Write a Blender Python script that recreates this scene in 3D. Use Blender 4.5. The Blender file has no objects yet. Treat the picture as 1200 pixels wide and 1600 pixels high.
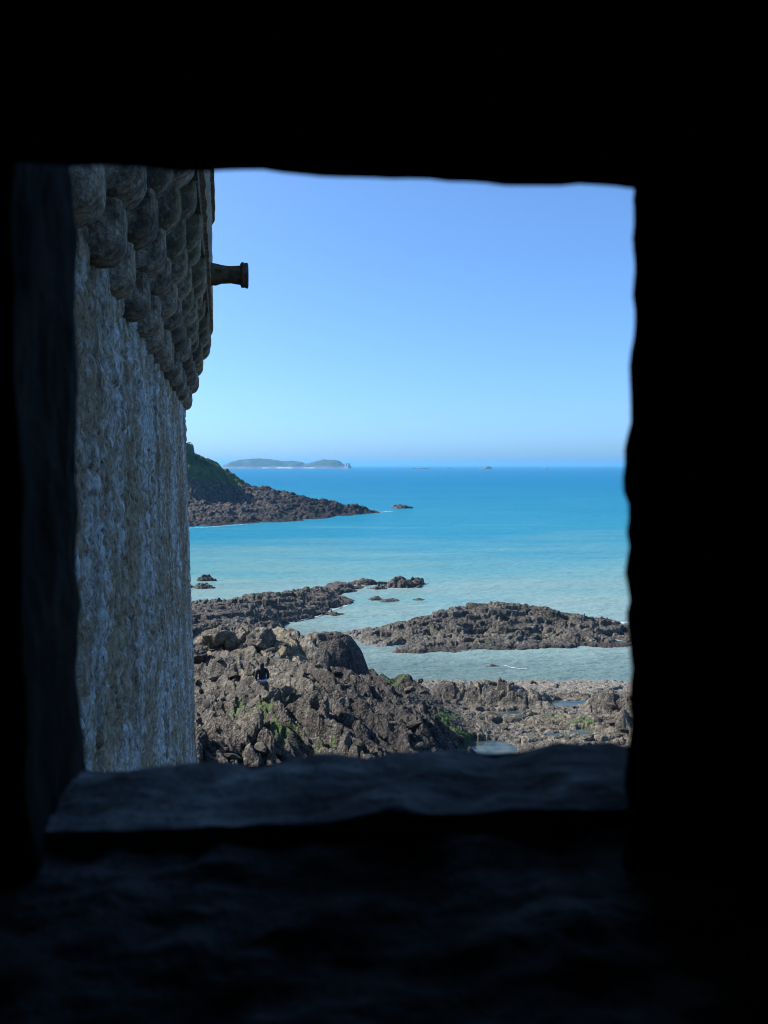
import bpy, bmesh, math, random
import numpy as np
from mathutils import Vector, Matrix

S = bpy.context.scene
COL = S.collection
R = math.radians
ZC = 11.5                      # eye height above the sea

# ------------------------------------------------------------------ camera
cam_d = bpy.data.cameras.new('camera')
cam = bpy.data.objects.new('camera', cam_d); COL.objects.link(cam)
cam.location = (0, 0, ZC)
cam.rotation_euler = (R(90 - 3.342), 0, 0)
cam_d.sensor_fit = 'HORIZONTAL'; cam_d.sensor_width = 36; cam_d.lens = 37.5
cam_d.clip_start = 0.02; cam_d.clip_end = 40000
cam_d.dof.use_dof = True; cam_d.dof.focus_distance = 42; cam_d.dof.aperture_fstop = 7.0
S.camera = cam

# ------------------------------------------------------------------ sky, sun, exposure
SUN_AZ, SUN_EL = R(-73), R(37)         # left of the view direction (+Y), ahead
world = bpy.data.worlds.new('World'); S.world = world; world.use_nodes = True
wn = world.node_tree.nodes; wl = world.node_tree.links
sky = wn.new('ShaderNodeTexSky'); sky.sky_type = 'NISHITA'; sky.sun_disc = False
sky.sun_elevation = SUN_EL; sky.sun_rotation = SUN_AZ
sky.altitude = 0; sky.air_density = 0.6; sky.dust_density = 1.35; sky.ozone_density = 10.0
bg = wn['Background']; bg.inputs['Strength'].default_value = 0.15
wb = wn.new('ShaderNodeMix'); wb.data_type = 'RGBA'; wb.blend_type = 'MULTIPLY'; wb.inputs[0].default_value = 1; wb.inputs[7].default_value = (1.0, 1.24, 1.36, 1)   # cool white balance
ga = wn.new('ShaderNodeGamma'); ga.inputs[1].default_value = .8   # the camera's soft contrast, same over the whole sky
wl.new(sky.outputs[0], ga.inputs[0]); wl.new(ga.outputs[0], wb.inputs[6]); wl.new(wb.outputs[2], bg.inputs['Color'])
sun_d = bpy.data.lights.new('sun', 'SUN'); sun_d.energy = 4.8; sun_d.angle = R(0.53); sun_d.color = (1, .96, .90)
sun = bpy.data.objects.new('sun', sun_d); COL.objects.link(sun)
sdir = Vector((math.sin(SUN_AZ)*math.cos(SUN_EL), math.cos(SUN_AZ)*math.cos(SUN_EL), math.sin(SUN_EL)))
sun.rotation_euler = sdir.to_track_quat('Z', 'Y').to_euler(); sun.location = sdir*60
S.view_settings.view_transform = 'Standard'; S.view_settings.look = 'None'
S.view_settings.exposure = 0.8; S.view_settings.gamma = 1.0
S.render.engine = 'CYCLES'
S.cycles.filter_width = 1.1; S.cycles.max_bounces = 6; S.cycles.volume_bounces = 0

# ------------------------------------------------------------------ numpy noise
def h2(ix, iy, seed):
    n = (ix.astype(np.int64)*374761393 + iy.astype(np.int64)*668265263 + seed*1442695041) & 0xffffffff
    n = ((n ^ (n >> 13))*1274126177) & 0xffffffff
    n = ((n ^ (n >> 16))*2246822519) & 0xffffffff
    return ((n ^ (n >> 15)) & 0xffffff)/float(0x1000000)
_rs = np.random.RandomState(7); _PERM = _rs.permutation(1024); _ANG = _rs.rand(1024)*2*math.pi
_GX = np.cos(_ANG).astype(np.float32); _GY = np.sin(_ANG).astype(np.float32)
def perlin(x, y, seed=0):
    x0 = np.floor(x); y0 = np.floor(y); fx = (x-x0).astype(np.float32); fy = (y-y0).astype(np.float32)
    ix = x0.astype(np.int32)+seed*131; iy = y0.astype(np.int32)+seed*57
    u = fx*fx*fx*(fx*(fx*6-15)+10); v = fy*fy*fy*(fy*(fy*6-15)+10)
    pa = _PERM[ix & 1023]; pb = _PERM[(ix+1) & 1023]
    def g(p, oy, dx, dy):
        k = (p+iy+oy) & 1023; k = _PERM[k]; return _GX[k]*dx+_GY[k]*dy
    a = g(pa, 0, fx, fy); b = g(pb, 0, fx-1, fy); c = g(pa, 1, fx, fy-1); d = g(pb, 1, fx-1, fy-1)
    e = a+(b-a)*u
    return (e+((c+(d-c)*u)-e)*v)*1.41
def fbm(x, y, octv=5, seed=0, gain=.5, lac=2.03):
    s = 0; a = 1; t = 0
    for i in range(octv):
        s = s+a*perlin(x, y, seed+i*17); t += a; a *= gain; x = x*lac+3.1; y = y*lac-1.7
    return s/t*1.5
def ridged(x, y, octv=4, seed=0):
    s = 0; a = 1; t = 0
    for i in range(octv):
        s = s+a*(1-np.abs(perlin(x, y, seed+i*31))*2); t += a; a *= .5; x = x*2.1+5; y = y*2.1+9
    return s/t
def noise3(P, seed=0, sc=1.0):
    x, y, z = P[:, 0]*sc, P[:, 1]*sc, P[:, 2]*sc
    return (perlin(x+z*.31, y+z*.17+9, seed)+perlin(y-x*.23, z+x*.29+4, seed+5)+perlin(z+y*.27, x-y*.19+2, seed+9))/1.7
def fbm3(P, octv, seed=0, sc=1.0):
    s = 0; a = 1
    for i in range(octv):
        s = s+a*noise3(P, seed+i*7, sc); a *= .5; sc *= 2.07
    return s
def voro(x, y, seed=0):
    """F1, F2 and the offset and random pair of the nearest cell"""
    xi = np.floor(x); yi = np.floor(y)
    f1 = np.full(x.shape, 9.); f2 = np.full(x.shape, 9.)
    cx = np.zeros(x.shape); cy = np.zeros(x.shape); ca = xi.copy(); cb = yi.copy()
    for ox in (-1, 0, 1):
        for oy in (-1, 0, 1):
            a = xi+ox; b = yi+oy; h = h2(a, b, seed)
            px = a+h-x; py = b+(h*4096 % 1)-y
            d = np.sqrt(px*px+py*py)
            m = d < f1
            f2 = np.where(m, f1, np.minimum(f2, d)); f1 = np.where(m, d, f1)
            cx = np.where(m, -px, cx); cy = np.where(m, -py, cy); ca = np.where(m, a, ca); cb = np.where(m, b, cb)
    return f1, f2, cx, cy, h2(ca, cb, seed+5), h2(ca, cb, seed+6), h2(ca, cb, seed+8)
def facets(x, y, scale, seed, tilt=.9):
    """blocks with a tilted top each: angular broken rock"""
    f1, f2, cx, cy, r1, r2, r3 = voro(x/scale, y/scale, seed)
    crack = np.clip((f2-f1)/.10, 0, 1)
    return (r1-.5)+tilt*((r2-.5)*cx+(r3-.5)*cy)-.35*(1-crack)
def smooth(a, b, x):
    t = np.clip((x-a)/(b-a), 0, 1); return t*t*(3-2*t)
class TPS:
    def __init__(self, pts, lam=.02):
        P = np.array(pts, float); self.P = P[:, :2]; n = len(P)
        A = np.zeros((n+3, n+3)); A[:n, :n] = self.k(self.P[:, None]-self.P[None]) + lam*np.eye(n)*10
        A[:n, n] = 1; A[:n, n+1:] = self.P; A[n, :n] = 1; A[n+1:, :n] = self.P.T
        self.w = np.linalg.solve(A, np.concatenate([P[:, 2], [0, 0, 0]]))
    def k(self, d):
        r2 = (d**2).sum(-1); return .5*r2*np.log(r2+1e-9)
    def __call__(self, X, Y):
        o = np.full(X.shape, self.w[-3])+self.w[-2]*X+self.w[-1]*Y
        for (px, py), w in zip(self.P, self.w):
            r2 = (X-px)**2+(Y-py)**2; o += w*.5*r2*np.log(r2+1e-9)
        return o

# ------------------------------------------------------------------ object helpers
def tag(o, label=None, cat=None, group=None, kind=None):
    if label: o['label'] = label
    if cat: o['category'] = cat
    if group: o['group'] = group
    if kind: o['kind'] = kind
    return o
def link(name, me, mat=None, parent=None):
    o = bpy.data.objects.new(name, me); COL.objects.link(o)
    if mat is not None and me is not None and not me.materials: me.materials.append(mat)
    if parent is not None: o.parent = parent
    return o
def empty(name, loc=(0, 0, 0)):
    o = bpy.data.objects.new(name, None); COL.objects.link(o); o.location = loc; return o
def mesh_np(name, V, Q, smooth_=True, attrs=None):
    me = bpy.data.meshes.new(name)
    V = np.asarray(V, np.float32); Q = np.asarray(Q, np.int32); k = Q.shape[1]
    me.vertices.add(len(V)); me.vertices.foreach_set('co', V.ravel())
    me.loops.add(Q.size); me.loops.foreach_set('vertex_index', Q.ravel())
    me.polygons.add(len(Q)); me.polygons.foreach_set('loop_start', np.arange(0, Q.size, k, dtype=np.int32))
    me.polygons.foreach_set('loop_total', np.full(len(Q), k, np.int32))
    me.update(calc_edges=True)
    me.polygons.foreach_set('use_smooth', np.full(len(me.polygons), smooth_, bool))
    for n, a in (attrs or {}).items():
        at = me.attributes.new(n, 'FLOAT', 'POINT'); at.data.foreach_set('value', np.asarray(a, np.float32).ravel())
    return me
def grid_mesh(name, X, Y, Z, keep=None, attrs=None, flip=False):
    h, w = X.shape
    idx = np.arange(h*w).reshape(h, w)
    Q = np.stack([idx[:-1, :-1], idx[:-1, 1:], idx[1:, 1:], idx[1:, :-1]], -1).reshape(-1, 4)
    if flip: Q = Q[:, ::-1]
    V = np.stack([X, Y, Z], -1).reshape(-1, 3)
    if keep is not None:
        kf = keep.ravel()[Q].any(1); Q = Q[kf]
        used = np.zeros(len(V), bool); used[Q.ravel()] = True
        re = np.cumsum(used)-1; Q = re[Q]; V = V[used]
        attrs = {k: np.asarray(v).ravel()[used] for k, v in (attrs or {}).items()}
    return mesh_np(name, V, Q, True, attrs)
def hexa(corners, cuts, amp, sc, seed, octv=4, edge=0.0):
    """a rough block from 8 corners (4 bottom, 4 top) with displaced faces"""
    bm = bmesh.new()
    vs = [bm.verts.new(c) for c in corners]
    for f in ((3, 2, 1, 0), (4, 5, 6, 7), (0, 1, 5, 4), (1, 2, 6, 5), (2, 3, 7, 6), (3, 0, 4, 7)):
        bm.faces.new([vs[i] for i in f])
    bmesh.ops.subdivide_edges(bm, edges=bm.edges[:], cuts=cuts, use_grid_fill=True)
    bm.normal_update()
    me = bpy.data.meshes.new('block')
    bm.verts.ensure_lookup_table()
    P = np.array([v.co[:] for v in bm.verts]); N = np.array([v.normal[:] for v in bm.verts])
    P = P+N*(fbm3(P, octv, seed, sc)*amp)[:, None]
    for v, p in zip(bm.verts, P): v.co = p
    for f in bm.faces: f.smooth = True
    bm.to_mesh(me); bm.free(); return me
def rock_mesh(seed, size, sub=3, amp=.35, cuts=9, flat=.0):
    """angular boulder: sphere cut by planes, then roughened"""
    rng = random.Random(seed)
    bm = bmesh.new(); bmesh.ops.create_icosphere(bm, subdivisions=sub, radius=1)
    P = np.array([v.co[:] for v in bm.verts])
    for i in range(cuts):
        n = np.array([rng.gauss(0, 1) for _ in range(3)]); n /= np.linalg.norm(n)
        d = rng.uniform(.45, .85); t = P@n-d
        P = P-np.clip(t, 0, None)[:, None]*n*.94
    P = P*(1+amp*.5*fbm3(P+seed*3.7, 4, seed, 1.6))[:, None]
    P = P*np.array(size)
    for v, p in zip(bm.verts, P): v.co = p
    for f in bm.faces: f.smooth = sub >= 3
    me = bpy.data.meshes.new('rock'); bm.to_mesh(me); bm.free(); return me

# ------------------------------------------------------------------ materials
class Mat:
    def __init__(self, name, rough=.85, spec=.3):
        self.m = bpy.data.materials.new(name); self.m.use_nodes = True
        self.n = self.m.node_tree.nodes; self.l = self.m.node_tree.links
        self.b = self.n['Principled BSDF']; self.b.inputs['Roughness'].default_value = rough
        self.b.inputs['Specular IOR Level'].default_value = spec
        tc = self.n.new('ShaderNodeTexCoord'); self.obj = tc.outputs['Object']
    def map(self, scale=(1, 1, 1), rot=(0, 0, 0)):
        m = self.n.new('ShaderNodeMapping'); m.inputs['Scale'].default_value = scale; m.inputs['Rotation'].default_value = rot
        self.l.new(self.obj, m.inputs['Vector']); return m.outputs[0]
    def noise(self, scale, detail=5, rough=.55, vec=None, dist=0):
        t = self.n.new('ShaderNodeTexNoise'); t.inputs['Scale'].default_value = scale; t.inputs['Detail'].default_value = detail
        t.inputs['Roughness'].default_value = rough; t.inputs['Distortion'].default_value = dist
        self.l.new(vec or self.obj, t.inputs['Vector']); return t.outputs['Fac']
    def voro(self, scale, vec=None, feat='F1'):
        t = self.n.new('ShaderNodeTexVoronoi'); t.feature = feat; t.inputs['Scale'].default_value = scale
        self.l.new(vec or self.obj, t.inputs['Vector']); return t.outputs[0]
    def attr(self, name):
        a = self.n.new('ShaderNodeAttribute'); a.attribute_name = name; return a.outputs['Fac']
    def ramp(self, fac, *stops):
        r = self.n.new('ShaderNodeValToRGB'); e = r.color_ramp.elements
        while len(e) < len(stops): e.new(.5)
        for s, (p, c) in zip(e, stops):
            s.position = p; s.color = (*c, 1) if not isinstance(c, (int, float)) else (c, c, c, 1)
        self.l.new(fac, r.inputs[0]); return r.outputs[0]
    def mix(self, fac, a, b):
        m = self.n.new('ShaderNodeMix'); m.data_type = 'RGBA'
        for i, v in ((0, fac), (6, a), (7, b)):
            if isinstance(v, (int, float)): m.inputs[i].default_value = v
            elif isinstance(v, tuple): m.inputs[i].default_value = (*v, 1)
            else: self.l.new(v, m.inputs[i])
        return m.outputs[2]
    def math(self, op, a, b=None):
        m = self.n.new('ShaderNodeMath'); m.operation = op
        for i, v in enumerate((a, b)):
            if v is None: continue
            if isinstance(v, (int, float)): m.inputs[i].default_value = v
            else: self.l.new(v, m.inputs[i])
        return m.outputs[0]
    def color(self, c):
        if isinstance(c, tuple): self.b.inputs['Base Color'].default_value = (*c, 1)
        else: self.l.new(c, self.b.inputs['Base Color'])
        return self
    def bump(self, h, strength=.5, dist=.02):
        b = self.n.new('ShaderNodeBump'); b.inputs['Strength'].default_value = strength; b.inputs['Distance'].default_value = dist
        self.l.new(h, b.inputs['Height']); self.l.new(b.outputs[0], self.b.inputs['Normal']); return self

def shore_material():
    m = Mat('shore_rock', .8, .25)
    n1 = m.noise(.9, 6, .6); n2 = m.noise(3.5, 8, .72); n3 = m.noise(9, 7, .78)
    bare = m.ramp(n2, (.34, (.032, .029, .025)), (.49, (.115, .102, .08)), (.62, (.30, .268, .21)))
    bare = m.mix(m.math('MULTIPLY', m.attr('tan'), m.ramp(n1, (.38, 0.15), (.6, 1.0))), bare, m.ramp(n2, (.34, (.07, .056, .036)), (.5, (.17, .137, .085)), (.64, (.31, .25, .155))))
    crust = m.ramp(n3, (.36, (.014, .013, .013)), (.48, (.05, .043, .038)), (.55, (.13, .112, .086)), (.68, (.35, .31, .245)))
    crust = m.mix(m.ramp(n1, (.42, 0.0), (.62, .6)), crust, m.ramp(n3, (.36, (.012, .011, .010)), (.62, (.085, .068, .05))))
    c = m.mix(m.attr('crust'), bare, crust)
    c = m.mix(m.ramp(m.noise(.5, 6, .62), (.47, 0.0), (.60, .6)), c, m.ramp(n3, (.37, (.012, .011, .011)), (.62, (.085, .073, .062))))
    c = m.mix(m.attr('weed_shade'), c, m.ramp(n3, (.37, (.007, .007, .007)), (.5, (.028, .024, .021)), (.66, (.12, .103, .088))))
    gravel = m.ramp(m.voro(14), (.05, (.06, .052, .042)), (.4, (.17, .148, .118)), (.8, (.29, .262, .22)))
    c = m.mix(m.attr('gravel'), c, gravel)
    c = m.mix(m.attr('algae'), c, m.ramp(n3, (.35, (.025, .045, .012)), (.62, (.085, .135, .03))))
    m.color(c)
    m.bump(m.math('ADD', n3, m.math('MULTIPLY', m.voro(13), .6)), .9, .07)
    return m.m
def headland_material():
    m = Mat('headland_rock', .9, .2)
    n1 = m.noise(.15, 6, .6); n2 = m.noise(.5, 7, .7); n3 = m.noise(1.8, 7, .75)
    rock = m.ramp(n3, (.36, (.02, .018, .018)), (.5, (.06, .05, .046)), (.64, (.17, .142, .122)))
    dark = m.ramp(n3, (.34, (.012, .011, .012)), (.66, (.06, .052, .048)))
    c = m.mix(m.attr('tide'), rock, dark)
    green = m.ramp(n2, (.3, (.025, .04, .018)), (.5, (.06, .088, .03)), (.7, (.13, .14, .06)))
    c = m.mix(m.attr('green'), c, green)
    m.color(c); m.bump(m.math('ADD', n3, n2), .8, .5); return m.m
def island_material():
    m = Mat('island_ground', .9, .1)
    n = m.noise(.02, 6, .6)
    c = m.ramp(n, (.35, (.045, .06, .035)), (.6, (.10, .10, .065)))
    c = m.mix(m.attr('stone'), c, m.ramp(n, (.35, (.12, .10, .085)), (.6, (.25, .22, .19))))
    c = m.mix(m.attr('sand'), c, m.ramp(m.noise(.06, 4), (.35, (.26, .24, .2)), (.6, (.46, .43, .38))))
    m.color(c); return m.m
def wall_material():
    m = Mat('rubble_wall', .92, .15)
    n1 = m.noise(.55, 6, .6); n2 = m.noise(3.8, 8, .76, dist=.2); n3 = m.noise(12, 7, .78); n4 = m.noise(40, 3, .6)
    st = m.noise(1, 6, .65, m.map((1.6, 1.6, .22)))                 # run-off stains
    earth = m.ramp(n3, (.34, (.09, .062, .038)), (.5, (.32, .23, .145)), (.66, (.52, .40, .27)))
    lichen = m.ramp(n3, (.35, (.16, .15, .135)), (.47, (.44, .42, .385)), (.62, (.74, .72, .68)))
    mask = m.math('ADD', m.math('MULTIPLY', n2, .62), m.math('MULTIPLY', n1, .45))
    c = m.mix(m.ramp(mask, (.515, 0.0), (.59, 1.0)), earth, lichen)
    c = m.mix(m.ramp(st, (.52, 0.0), (.63, .75)), c, m.ramp(n3, (.35, (.05, .036, .024)), (.62, (.24, .165, .10))))
    c = m.mix(m.ramp(m.math('ADD', m.math('MULTIPLY', n4, .3), m.math('MULTIPLY', n3, .7)), (.37, .9), (.42, 0.0)), c, (.04, .03, .022))
    m.color(c); m.bump(m.math('ADD', m.math('MULTIPLY', n3, 1.0), m.math('MULTIPLY', n4, .5)), 1.0, .045); return m.m
def corbel_material():
    m = Mat('corbel_granite', .92, .15)
    n2 = m.noise(5, 6, .7); n3 = m.noise(17, 6, .75); n1 = m.noise(1.6, 4, .6)
    c = m.ramp(n3, (.34, (.12, .085, .055)), (.5, (.40, .29, .195)), (.66, (.72, .60, .46)))
    oi = m.n.new('ShaderNodeObjectInfo')
    c = m.mix(m.ramp(m.math('ADD', n2, m.math('MULTIPLY', oi.outputs['Random'], .22)), (.52, 0.0), (.70, .85)), c, (.07, .058, .042))
    c = m.mix(m.ramp(n1, (.55, 0.0), (.66, .5)), c, (.26, .20, .08))
    m.color(c); m.bump(m.math('ADD', n3, n2), 1.0, .06); return m.m
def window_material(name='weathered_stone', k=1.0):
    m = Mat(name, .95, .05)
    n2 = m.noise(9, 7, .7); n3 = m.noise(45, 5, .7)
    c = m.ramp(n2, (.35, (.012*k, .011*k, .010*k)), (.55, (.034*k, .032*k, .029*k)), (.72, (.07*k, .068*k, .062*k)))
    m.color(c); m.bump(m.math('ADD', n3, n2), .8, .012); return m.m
def sea_material():
    m = Mat('sea_water', .17, .34)
    m.b.inputs['IOR'].default_value = 1.333
    sep = m.n.new('ShaderNodeSeparateXYZ'); m.l.new(m.obj, sep.inputs[0])
    n1 = m.noise(1, 5, .6, m.map((.012, .028, 1))); n2 = m.noise(1, 4, .55, m.map((.05, .16, 1)))
    # depth of the water: log of the distance offshore, broken up by sandbanks
    lg = m.math('LOGARITHM', m.math('MAXIMUM', sep.outputs[1], 10.0), 10.0)
    d = m.math('ADD', lg, m.math('MULTIPLY', m.math('SUBTRACT', n1, .5), .5))
    d = m.math('ADD', d, m.math('MULTIPLY', m.math('SUBTRACT', n2, .5), .28))
    dep = m.math('DIVIDE', m.math('SUBTRACT', d, 1.6), 2.0)
    c = m.ramp(dep, (.03, (.13, .195, .185)), (.095, (.205, .295, .275)), (.165, (.12, .275, .285)), (.27, (.026, .21, .30)), (.55, (.001, .145, .265)), (.85, (.0, .135, .26)))
    m.color(c)
    w1 = m.noise(1, 4, .6, m.map((.45, 1.4, 1), (0, 0, R(8)))); w2 = m.noise(1, 3, .6, m.map((1.6, 3.6, 1), (0, 0, R(-10))))
    w3 = m.noise(1, 3, .5, m.map((.05, .2, 1), (0, 0, R(4))))
    h = m.math('ADD', m.math('ADD', w1, m.math('MULTIPLY', w2, .35)), m.math('MULTIPLY', w3, 2.2))
    m.bump(h, 1.0, .42)
    # a ruffled sea never mirrors fully at grazing angles: body colour under a capped Fresnel sheen
    nrm = m.b.inputs['Normal'].links[0].from_socket
    dif = m.n.new('ShaderNodeBsdfDiffuse'); glo = m.n.new('ShaderNodeBsdfGlossy'); glo.inputs['Roughness'].default_value = .14
    fr = m.n.new('ShaderNodeFresnel'); fr.inputs['IOR'].default_value = 1.333; mx = m.n.new('ShaderNodeMixShader')
    m.l.new(c, dif.inputs['Color'])
    for nd in (dif, glo, fr): m.l.new(nrm, nd.inputs['Normal'])
    m.l.new(m.math('MULTIPLY', fr.outputs[0], .42), mx.inputs[0]); m.l.new(dif.outputs[0], mx.inputs[1]); m.l.new(glo.outputs[0], mx.inputs[2])
    m.l.new(mx.outputs[0], m.n['Material Output'].inputs['Surface']); m.n.remove(m.b)
    return m.m
def pool_material():
    m = Mat('pool_water', .04, .5); m.b.inputs['IOR'].default_value = 1.333
    m.color(m.ramp(m.noise(2, 4), (.35, (.03, .05, .05)), (.65, (.09, .11, .09))))
    m.bump(m.noise(9, 3), .15, .02); return m.m
def plain(name, c, rough=.8, sc=20, var=.35, spec=.3):
    m = Mat(name, rough, spec); n = m.noise(sc, 4)
    m.color(m.ramp(n, (.3, tuple(x*(1-var) for x in c)), (.7, tuple(min(1, x*(1+var)) for x in c)))); return m.m

M_SHORE = shore_material(); M_HEAD = headland_material(); M_ISLE = island_material(); M_WALL = wall_material()
M_CORB = corbel_material(); M_WIN = window_material(); M_SILL = window_material('worn_lit_sill_stone', 6.0); M_LEDGE = window_material('rough_ledge_stone', 3.5); M_JAMB = window_material('shaded_jamb_stone', .35); M_SEA = sea_material(); M_POOL = pool_material()  # light and shade put into the stone: jambs darkened, sill and ledge lightened
M_SPOUT = plain('stained_spout_stone', (.11, .07, .04), .9, 9, .6, .1); M_FOAM = plain('foam', (.8, .82, .82), .9); M_LEAF = plain('leaf', (.05, .085, .028), .7, 1.5, .5); M_BARK = plain('bark', (.09, .065, .045), .9)
M_ALGAE = plain('sea_lettuce', (.10, .19, .03), .6, 14, .5)

# ------------------------------------------------------------------ sea
def sea():
    ys = np.concatenate([np.linspace(14, 80, 12), np.geomspace(90, 15000, 40)]); xs = np.linspace(-1, 1, 21)
    Y, T = np.meshgrid(ys, xs, indexing='ij'); X = T*(60+Y*.62)
    me = grid_mesh('sea', X, Y, X*0)
    tag(link('sea', me, M_SEA), kind='structure')
sea()

# ------------------------------------------------------------------ rocky shore
SHORE = [(-5.39, 23.59, 2.6), (-3.98, 24.39, 2.4), (-2.62, 24.65, 2.2), (-0.83, 25.46, 2.0), (1.08, 26.53, 1.6), (2.73, 27.87, 1.1), (4.0, 29.74, 0.85), (5.69, 27.92, 1.2), (7.31, 28.01, 1.4), (8.79, 28.38, 1.5),
 (-6.05, 26.57, 2.8), (-4.23, 25.96, 3.0), (-2.81, 26.51, 2.6), (-0.88, 27.1, 2.4), (0.92, 28.3, 2.0), (3.0, 30.68, 1.2), (5.2, 31.97, 0.9), (7.76, 31.76, 1.1), (9.98, 32.27, 1.2),
 (-6.91, 30.4, 2.8), (-4.55, 29.53, 3.1), (-2.79, 28.59, 3.0), (-1.01, 31.2, 2.5), (1.08, 33.29, 1.7), (2.82, 34.69, 1.0), (4.7, 36.18, 0.7), (7.75, 36.69, 0.7), (11.38, 36.86, 0.8),
 (-7.71, 33.96, 2.9), (-5.25, 32.38, 3.3), (-3.4, 33.0, 3.1), (-1.5, 33.6, 2.4), (-1.03, 36.34, 1.8), (-8.53, 37.65, 3.1), (-6.58, 36.97, 3.4), (-5.16, 37.53, 3.6), (-3.9, 37.0, 3.75), (-2.99, 37.03, 3.2), (-1.0, 38.3, 1.7),
 (0.0, 43.17, 0.0), (3.49, 43.04, 0), (7.0, 43.17, 0.0), (10.44, 42.91, 0), (13.4, 42.91, 0), (3.9, 47, -0.6), (9.76, 47, -0.6), (14.05, 47, -0.6), (0.78, 47, -0.6),
 (-3, 43.5, .2), (-6, 44, .6), (-10, 44, 1.2), (-3, 48, -.7), (-6, 49, -.3), (-10, 49, .5), (-14, 45, 1.8), (-13, 36, 3.2), (-12, 28, 3.2),
 (-9, 18, 3), (-3, 18, 2.5), (3, 18, 1.8), (9, 18, 1.8), (14, 30, 1.6), (17, 38, 1.0), (18, 44, -.2)]
POOLS = [(4.05, 29.85, .88, .85, .95), (-5.45, 27.95, 2.72, .32, .34), (6.95, 31.1, .93, .5, .32), (7.98, 31.2, .98, .45, .35), (5.3, 34.6, .62, .9, .5), (1.55, 33.6, 1.45, .35, .25), (-1.0, 29.2, 2.42, .3, .3), (8.6, 36.0, .62, 1.1, .45)]
tps_shore = TPS(SHORE)
U = np.array([.80, .60])
def dome(X, Y, cx, cy, rx, ry, h, p=2.6, rot=0):
    c, s = math.cos(rot), math.sin(rot)
    a = ((X-cx)*c+(Y-cy)*s)/rx; b = (-(X-cx)*s+(Y-cy)*c)/ry
    r = np.sqrt(a*a+b*b)
    return h*(1-np.clip(r, 0, 3.5)**p)
def shore_height(X, Y, fine=True, pools=True):
    z = tps_shore(X, Y)
    wx = X+.35*fbm(X*.7, Y*.7, 3, 11); wy = Y+.35*fbm(X*.7+7, Y*.7, 3, 12)
    left = smooth(3.4, 2.0, X+(Y-28)*.10)                 # the outcrop, as against the low beach
    z = z+.35*left*smooth(-1, 2, X)*smooth(38, 33, Y)-.12*(1-left)
    bare = left*smooth(2.75, 3.3, z+.6*fbm(X*.45, Y*.45, 4, 3))
    # dipping strata on the outcrop
    t = (wx*U[0]+wy*U[1])/.62+.6*fbm(X*.5, Y*.5, 3, 21)
    k = np.floor(t); fr = t-k; amp = .12+.40*h2(k, k*0, 33)
    drop = smooth(0, .84, fr)*(1-smooth(.88, 1.0, fr))
    sm = smooth(-.15, .35, fbm(X*.28+4, Y*.28, 3, 40)+.6*np.exp(-(((X+.6)/2.4)**2+((Y-27)/3.2)**2)))
    fine_sm = sm
    slope = smooth(-1.5, .5, X)*smooth(26, 28, Y)*left     # the seaweed-covered right flank: lumpy, not blocky
    z = z+left*(.2+.95*sm)*(1-.4*slope)*amp*drop*1.5
    t2 = (wx*.86+wy*.5)/.21; fr2 = t2-np.floor(t2)
    z = z+left*(.3+1.3*sm)*.05*fr2*h2(np.floor(t2), np.floor(t2)*0, 8)
    # broken slabs, long along the bedding
    al_, ac_ = wx*.62-wy*.78, wx*.78+wy*.62
    bz = np.exp(-(((X+2.2)/1.7)**2+((Y-35.9)/2.2)**2)**2)          # the dark boulder stands clear of the slabs
    z = z-.28*left-.5*bz
    for cell, am, sd in ((1.25, .52, 2), (.5, .18, 16)):
        f1, f2, cx, cy, r1, r2, r3 = voro(al_*.38/cell, ac_/cell, sd)
        z = z+left*am*(1-.45*slope)*(1-.85*bz)*((r1-.5)*.55+.85*cy+.5*(r2-.5)*cx-.25*(1-np.clip((f2-f1)/.08, 0, 1)))
    z = z+(.06-.01*left)*facets(wx+.1, wy, .55, 4, 1.2)
    z = z+slope*(.22*ridged(X*.8, Y*.8, 4, 88)+.10*fbm(X*1.7, Y*1.7, 4, 89)-.12)
    z = z+.20*(1-left)*facets(wx*.7, wy, .9, 14, 1.0)*smooth(.15, .6, z)
    # long open joints along the bedding
    t3 = ac_/.85+.5*fbm(X*.35, Y*.35, 3, 131); f3 = t3-np.floor(t3)-.5
    z = z-left*.34*np.exp(-(f3/.075)**2)*smooth(-.25, .25, fbm(al_*.35, ac_*.9, 3, 132))*(1-.8*bz)
    # great dark boulder at the end of the crest
    b = 1.75+dome(X, Y, -2.55, 36.2, 1.95, 1.9, 2.0, 3.2, .2)+.20*facets(al_*.6, ac_, 1.1, 53, 1.4)+.06*facets(wx, wy, .4, 54, 1.3)+.14*fbm(X*.9, Y*.9, 5, 51, .6)
    z = np.where(z > 3.5, 3.5+(z-3.5)*.4, z)
    boul = smooth(-.1, .15, b-z)
    z = np.maximum(z, b)
    # jagged upright row on the beach
    row = np.abs((Y-36.9)+(X-5.4)*.22)
    jag = smooth(1.0, .25, row)*smooth(2.2, 2.9, X)*smooth(8.9, 7.6, X)
    jt = X/.52+1.2*fbm(X, Y, 2, 70); jk = np.floor(jt)
    z = z+jag**.6*(.5+.7*h2(jk, jk*0, 71)*(1-.3*(jt-jk)))*smooth(8.8, 3.5, X)**.5
    row2 = np.abs((Y-34.4)+(X-10.2)*.3); jag2 = smooth(.8, .1, row2)*smooth(8.6, 9.2, X)
    z = z+jag2*(.2+.9*h2(np.floor(X/.5), np.floor(X*0), 75))
    z = z+smooth(.7, 0, np.hypot((X-9.3)/1.0, (Y-30.6)/.6))*.75
    # the channel stays under water
    c = smooth(42.4, 44.0, Y+.9*fbm(X*.5, Y*.3, 4, 95))*smooth(-2.5, -1.0, X)
    z = z*(1-c)-.5*c
    # tide pools: level hollows
    pn = .75*fbm(X*1.1, Y*1.1, 5, 90)-.1
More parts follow.
